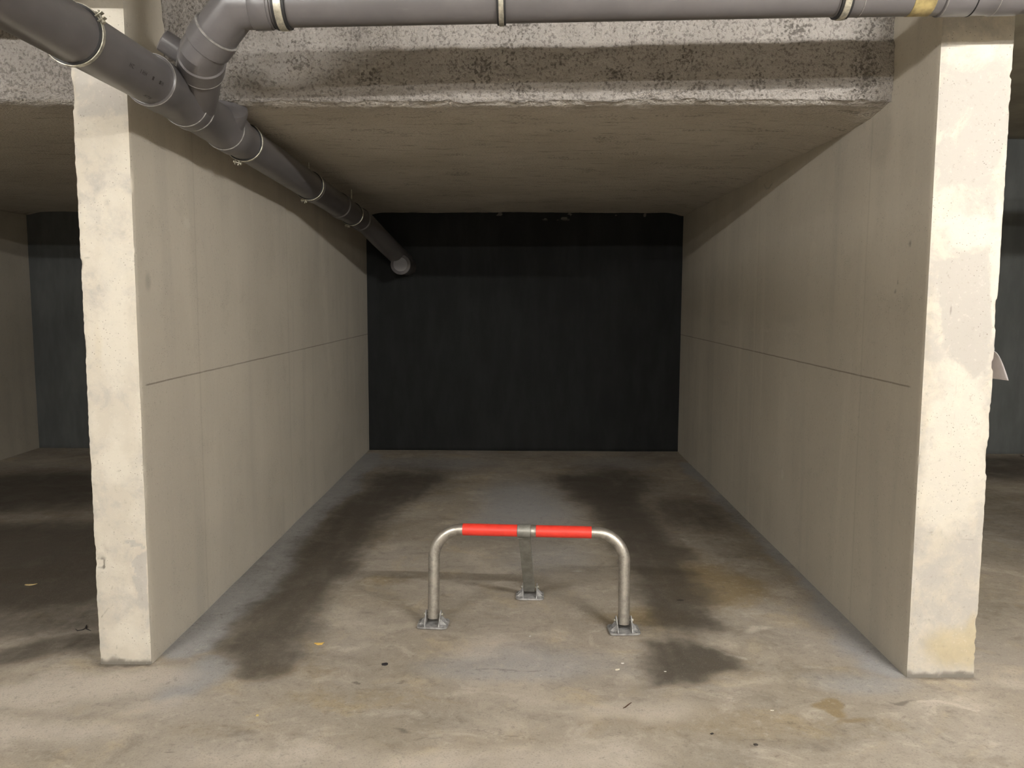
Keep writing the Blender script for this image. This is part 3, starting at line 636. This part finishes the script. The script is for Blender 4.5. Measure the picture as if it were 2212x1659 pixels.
# clamps: rubber liner, zinc band, lugs with a bolt
def clamp(p, d, r, lug=None, wide=.026, up=True):
    d, u, v = frame(d); d = Vector(d)
    k = D(lathe('pipe_clamp', p-d*wide*.5, d, [(0, r+.0005), (.001, r+.006), (wide-.001, r+.006), (wide, r+.0005)], M_rubber, drain, 48))
    b = lathe('band', p-d*wide*.28, d, [(0, r+.006), (.0006, r+.0085), (wide*.56-.0006, r+.0085), (wide*.56, r+.006)], M_band, k, 48); b.data.transform(drain_inv)
    if lug is not None:
        l = Vector(lug).normalized(); t = d.cross(l).normalized(); c = p+l*(r+.016)
        R = Matrix((l, t, d)).transposed().to_4x4()
        bm = bmesh.new()
        for s in (-1, 1): box_bm(bm, c+t*s*.008, (.024, .003, wide*.6), R)
        o = bm_obj('lug', bm, M_band, k); o.data.transform(drain_inv)
        o = lathe('bolt', c-t*.019, t, [(0, .006), (.006, .006), (.0061, .0035), (.032, .0035), (.0321, .006), (.038, .006)], M_band, k, 12); o.data.transform(drain_inv)
    if up and p.z+r < 2.7:
        top = ZT if p.y < YS else ZC+.015
        if top-(p.z+r) > .01:
            o = lathe('hanger_rod', p+Vector((0, 0, r+.004)), (0, 0, 1), [(0, .006), (top-p.z-r-.004, .006)], M_band, k, 10); o.data.transform(drain_inv)
    return k
clamp(MP(2.42), dm, RM, (.85, -.1, .45))
clamp(MP(3.86), dm, RM, (-.35, 0, -1))
clamp(MP(5.02), dm, RM, (-.35, 0, -1))
clamp(MP(6.25), dm, RM, (-.35, 0, -1))
clamp(hz(-.80), dh, .072, None, .045)
clamp(hz(-.075), dh, .070, None, .030)
clamp(hz(1.045), dh, .072, None, .040)
# faint print on the pipe: rows of small dark strokes
def printing():
    V = []; F = []
    rnd = random.Random(8)
    def row(y0, ang, groups, h):
        y = y0
        for g in groups:
            for ch in range(g):
                for (a0, a1, t0, t1) in rnd.choice([((0, .012, 0, h), (0, .010, 0, .12*h)), ((0, .003, 0, h), (.003, .010, .45*h, .6*h), (.009, .012, 0, h)), ((0, .003, 0, h), (.003, .011, .85*h, h), (.003, .011, 0, .15*h)), ((.004, .007, 0, h),), ((0, .011, .85*h, h), (.004, .007, 0, h))]):
                    q = []
                    for yy, tt in ((y+a0, t0), (y+a1, t0), (y+a1, t1), (y+a0, t1)):
                        aa = ang+tt/RM; c = MP(yy); q.append(c+Vector((math.cos(aa), 0, math.sin(aa)))*(RM+.0004))
                    n = len(V); V.extend(tuple(z) for z in q); F.append((n, n+1, n+2, n+3))
                y += .017
            y += .035
    row(2.60, math.radians(-28), (2, 3, 1, 2), .012); row(2.80, math.radians(-75), (3,), .011)
    o = mesh_obj('printed_marking', V, F, M_ink, drain); tag(o, 'faint dark print on the pipe', kind='stuff'); D(o)
printing()

# ------------------------------------------------------------------ folding parking barrier
bar = empty('parking_barrier', (.030, 3.545, 0), math.radians(-3.4))
tag(bar, 'folding galvanised steel hoop barrier with red sleeves standing in the parking bay', 'parking barrier')
HW, HT, CR, TR = .422, .425, .125, .0255
def hoop_pts():
    pts = [(-HW, .010, .030)]
    for k in range(13):
        a = math.pi-k*math.pi/24; pts.append((-HW+CR+CR*math.cos(a), .010, HT-CR+CR*math.sin(a)))
    for k in range(13):
        a = math.pi/2-k*math.pi/24; pts.append((HW-CR+CR*math.cos(a), .010, HT-CR+CR*math.sin(a)))
    pts.append((HW, .010, .030))
    return [(x, y+.045*z/HT, z) for x, y, z in pts]
sweep('hoop', hoop_pts(), TR, M_steel, bar, 28)
ZB = HT; YBAR = .055
lathe('red_sleeve', (-.294, YBAR, ZB), (1, 0, 0), [(0, TR), (.0005, TR+.0012), (.2425, TR+.0012), (.243, TR)], M_red, bar, 32)
lathe('red_sleeve', (.032, YBAR, ZB), (1, 0, 0), [(0, TR), (.0005, TR+.0012), (.2445, TR+.0012), (.245, TR)], M_red, bar, 32)
lathe('collar', (-.050, YBAR, ZB), (1, 0, 0), [(0, TR), (.001, TR+.0045), (.003, TR+.0052), (.055, TR+.0052), (.057, TR+.0045), (.058, TR)], M_leg, bar, 36)
lathe('stop_ring', (.010, YBAR, ZB), (1, 0, 0), [(0, TR), (.001, TR+.0022), (.019, TR+.0022), (.020, TR)], M_steel, bar, 36)
def slant_bar():
    a = Vector((-.021, YBAR+.012, ZB-.024)); b = Vector((-.012, .395, .034)); d = (b-a); L = d.length
    z = d.normalized(); x = Vector((1, 0, 0)); x = (x-z*x.dot(z)).normalized(); y = z.cross(x)
    R = Matrix((x, y, z)).transposed().to_4x4(); bm = bmesh.new(); box_bm(bm, (a+b)/2, (.052, .024, L), R); bevel_all(bm, .003, 2)
    leg = bm_obj('rear_leg', bm, M_leg, bar)
    bm = bmesh.new(); box_bm(bm, a+z*.008, (.056, .030, .012), R); bevel_all(bm, .002); bm_obj('weld_plate', bm, M_leg, leg)
slant_bar()
def plate_mesh(w, d, rc, hr, th):
    bm = bmesh.new(); edges = []
    def loop(pts):
        vs_ = [bm.verts.new((x, y, 0)) for x, y in pts]
        for a, b in zip(vs_, vs_[1:]+vs_[:1]): edges.append(bm.edges.new((a, b)))
    out = []
    for cx, cy, a0 in ((w/2-rc, d/2-rc, 0), (-w/2+rc, d/2-rc, 90), (-w/2+rc, -d/2+rc, 180), (w/2-rc, -d/2+rc, 270)):
        for k in range(6):
            a = math.radians(a0+k*18); out.append((cx+rc*math.cos(a), cy+rc*math.sin(a)))
    loop(out)
    for sx in (-1, 1):
        for sy in (-1, 1):
            loop([(sx*(w/2-.019)+hr*math.cos(-2*math.pi*k/12), sy*(d/2-.018)+hr*math.sin(-2*math.pi*k/12)) for k in range(12)])
    bmesh.ops.triangle_fill(bm, use_beauty=True, edges=edges)
    r = bmesh.ops.extrude_face_region(bm, geom=list(bm.faces))
    bmesh.ops.translate(bm, vec=(0, 0, th), verts=[v for v in r['geom'] if isinstance(v, bmesh.types.BMVert)])
    return bm
M_hole = mat_plain('hole_shade', (.03, .028, .026), .7)
def foot(c, rz, gap, legz):
    base = bm_obj('base_plate', plate_mesh(.136, .112, .022, .0075, .007), M_plate, bar)
    base.location = c; base.rotation_euler = (0, 0, rz)
    for s in (-1, 1):
        # upright ear of the hinge, sloping profile
        prof = [(-.052, .006), (.050, .006), (.050, .016), (.020, .058), (.012, .063), (.002, .063), (-.006, .058), (-.044, .020)]
        bm = bmesh.new(); x0 = s*gap; vv = []
        for x in (x0, x0+s*.005):
            vv.append([bm.verts.new((x+s*.06*z*.6, y, z)) for y, z in prof])
        bm.faces.new(vv[0]); bm.faces.new(vv[1][::-1])
        for k in range(len(prof)): bm.faces.new((vv[0][k], vv[0][(k+1) % len(prof)], vv[1][(k+1) % len(prof)], vv[1][k]))
        bevel_all(bm, .0012, 1); bm_obj('hinge_ear', bm, M_plate, base)
        # two stiffening ribs outside the ear
        for y, t in ((-.020, .35), (.022, -.35)):
            bm = bmesh.new(); pr = [(0, .006), (.028, .006), (0, .036)]; vv = []
            for off in (-.0018, .0018): vv.append([bm.verts.new((s*(gap+.005+x), y+off+t*x*.5, z)) for x, z in pr])
            bm.faces.new(vv[0]); bm.faces.new(vv[1][::-1])
            for k in range(3): bm.faces.new((vv[0][k], vv[0][(k+1) % 3], vv[1][(k+1) % 3], vv[1][k]))
            bm_obj('rib', bm, M_plate, base)
        for sy in (-1, 1):
            lathe('hole_disc', (s*.049, sy*.038, .0006), (0, 0, 1), [(0, .0068), (.0025, .0068), (.003, .005)], M_hole, base, 14)  # dark disc painting the shade inside each plate hole
    lathe('hinge_pin', (-gap-.014, .008, .044), (1, 0, 0), [(0, .007), (.006, .007), (.0061, .0045), (2*gap+.022, .0045), (2*gap+.0221, .007), (2*gap+.028, .007)], M_band, base, 14)
    return base
foot((-HW, .012, 0), 0, .0285, 0)
foot((HW, .012, 0), math.radians(6), .0285, 0)
foot((-.010, .400, 0), math.radians(2), .030, 0)

# ------------------------------------------------------------------ paper on the outer side of the right partition
def paper():
    V = []; F = []; nu, nv = 8, 16; th = .0006
    for side in (0, 1):
        for i in range(nu+1):
            for j in range(nv+1):
                u = i/nu; v = j/nv
                off = .004+.062*(v**.62)*(1-.35*u)
                V.append((XRO+off+side*th, 3.125+.085*u+.01*v*u, 1.262-.118*v+.02*(v**2)*(.3)))
    n = (nu+1)*(nv+1)
    for i in range(nu):
        for j in range(nv):
            a = i*(nv+1)+j; F.append((a, a+1, a+nv+2, a+nv+1)); F.append((n+a, n+a+nv+1, n+a+nv+2, n+a+1))
    rim = [i*(nv+1) for i in range(nu+1)]+[nu*(nv+1)+j for j in range(1, nv+1)]+[i*(nv+1)+nv for i in range(nu-1, -1, -1)]+[j for j in range(nv-1, 0, -1)]
    for a, b in zip(rim, rim[1:]+rim[:1]): F.append((a, b, n+b, n+a))
    V = np.array(V); o0 = np.array([XRO, 3.13, 1.2])
    o = mesh_obj('paper_notice', V-o0, F, mat_plain('white_paper', (.62, .58, .60), .8, 0, .05), smooth=True, loc=o0)
    tag(o, 'white paper sheet curling out from the outer side of the right partition', 'paper')
paper()

# ------------------------------------------------------------------ bits lying on the floor
def flat_bit(name, px, py, L, W, H_, rot, c, label, cat, seed, bend=.0, rough=.7, taper=.5):
    """small irregular lens-shaped flake with thickness"""
    x, y = fl(px, py); rnd = random.Random(seed); n = 14; top = []; bot = []
    V = [(0, 0, H_)]
    for k in range(n):
        a = 2*math.pi*k/n; r = 1+rnd.uniform(-.18, .18); ex = abs(math.sin(a))**taper
        V.append((math.cos(a)*L/2*r, math.copysign(ex, math.sin(a))*W/2*r, H_*.55+bend*math.cos(a)**2))
    for k in range(n): v = V[1+k]; V.append((v[0]*.96, v[1]*.96, max(.0003, v[2]-H_*.5)))
    V.append((0, 0, .0002)); F = []
    for k in range(n):
        k2 = (k+1) % n; F += [(0, 1+k, 1+k2), (1+k, 1+n+k, 1+n+k2, 1+k2), (1+2*n, 1+n+k2, 1+n+k)]
    o = mesh_obj(name, V, F, mat_plain(name+'_surface', c, rough, 0, .2, 120), smooth=False, loc=(x, y, -.0045))
    o.rotation_euler = (0, 0, rot); tag(o, label, cat); 
    zf = (fbm(np.array([[x, y, 0.0]]), 1.1, 4, 3)[0]-.5)*.012-.004+(fbm(np.array([[x, y, 0.0]]), 7, 3, 9)[0]-.5)*.0022
    o.location.z = zf+.0002
    return o
flat_bit('dry_leaf', 690, 1390, .040, .022, .003, .1, (.80, .52, .13), 'bright yellow dry leaf on the floor left of the barrier', 'leaf', 1, .003)
flat_bit('dry_leaf', 66, 1262, .055, .020, .003, .2, (.62, .48, .24), 'dull yellow dry leaf on the floor of the left neighbouring bay', 'leaf', 2, .003)
flat_bit('leaf_scrap', 556, 1543, .010, .012, .002, .4, (.75, .60, .20), 'tiny yellow leaf scrap on the floor in front of the left partition', 'leaf', 3)
flat_bit('black_pebble', 832, 1433, .026, .022, .008, .3, (.02, .018, .02), 'small black stone on the floor in front of the left barrier foot', 'stone', 4, 0, .6, .9)
flat_bit('white_chip', 1334, 1444, .020, .010, .003, .4, (.75, .70, .58), 'cream paint chip on the floor in front of the right barrier foot', 'chip', 5)
flat_bit('white_chip', 1345, 1431, .012, .008, .003, .1, (.78, .76, .72), 'smaller white paint chip just behind the cream one, before the right barrier foot', 'chip', 6)
flat_bit('white_chip', 1437, 1449, .010, .006, .002, .1, (.75, .73, .68), 'tiny white chip on the black stain right of the barrier', 'chip', 16)
flat_bit('white_chip', 1668, 1532, .014, .006, .002, .1, (.72, .68, .58), 'tiny pale chip on the floor in front of the right partition', 'chip', 26)
flat_bit('wood_sliver', 1469, 1296, .034, .014, .004, .0, (.035, .028, .022), 'dark sliver on the brown stain behind the right barrier foot', 'debris', 7)
flat_bit('dark_crumb', 1538, 1582, .012, .008, .004, .5, (.03, .025, .022), 'small dark crumb on the floor, nearer the barrier of the two front crumbs', 'debris', 8)
flat_bit('dark_crumb', 1633, 1605, .014, .012, .004, .2, (.05, .04, .035), 'small dark crumb on the floor, right of the two front crumbs', 'debris', 9)
def twig(name, pts, r, c, label, cat):
    P = [fl(*q) for q in pts]; o0 = Vector((P[0][0], P[0][1], 0)); n = len(P)
    zf = lambda x, y: (fbm(np.array([[x, y, 0.0]]), 1.1, 4, 3)[0]-.5)*.012-.004+(fbm(np.array([[x, y, 0.0]]), 7, 3, 9)[0]-.5)*.0022
    pp = [(x-o0.x, y-o0.y, zf(x, y)+r*.8) for x, y in P]
    o = sweep(name, pp, [r*(1 if 0 < i < n-1 else .5) for i in range(n)], mat_plain(name+'_surface', c, .7), None, 8); o.location = o0
    tag(o, label, cat)
twig('twig', [(1346, 1527), (1351, 1525), (1357, 1520), (1364, 1515)], .0022, (.07, .035, .02), 'curved brown twig on the floor in front of the barrier', 'twig')
twig('wire_scrap', [(163, 1357), (167, 1361), (178, 1359), (187, 1355), (186, 1351), (184, 1356), (196, 1361)], .0022, (.025, .02, .02), 'thin dark curled wire on the floor beside the left partition end', 'wire')
def scrap():  # low pale heap with a randomly crumpled top
    c = ray(2199, 974, 2, 0); rnd = random.Random(12); V = []; F = []; nx, ny = 14, 6
    for i in range(nx+1):
        for j in range(ny+1):
            e = min(i, nx-i, 3)/3*min(j, ny-j, 2)/2
            V.append(((i/nx-.5)*.26+rnd.uniform(-.006, .006), (j/ny-.5)*.10+rnd.uniform(-.006, .006), .002+e*(.030+rnd.uniform(-.012, .012))))
    for i in range(nx):
        for j in range(ny): a = i*(ny+1)+j; F.append((a, a+ny+1, a+ny+2, a+1))
    F.append([i*(ny+1) for i in range(nx+1)]+[nx*(ny+1)+j for j in range(1, ny+1)]+[i*(ny+1)+ny for i in range(nx-1, -1, -1)]+[j for j in range(ny-1, 0, -1)])
    o = mesh_obj('crumpled_heap', V, F, mat_plain('pale_heap', (.55, .54, .50), .9), smooth=True, loc=(c[0]+.02, 7.72, 0))
    tag(o, 'pale crumpled rag on the floor at the foot of the black wall, right neighbouring bay', 'heap')
scrap()
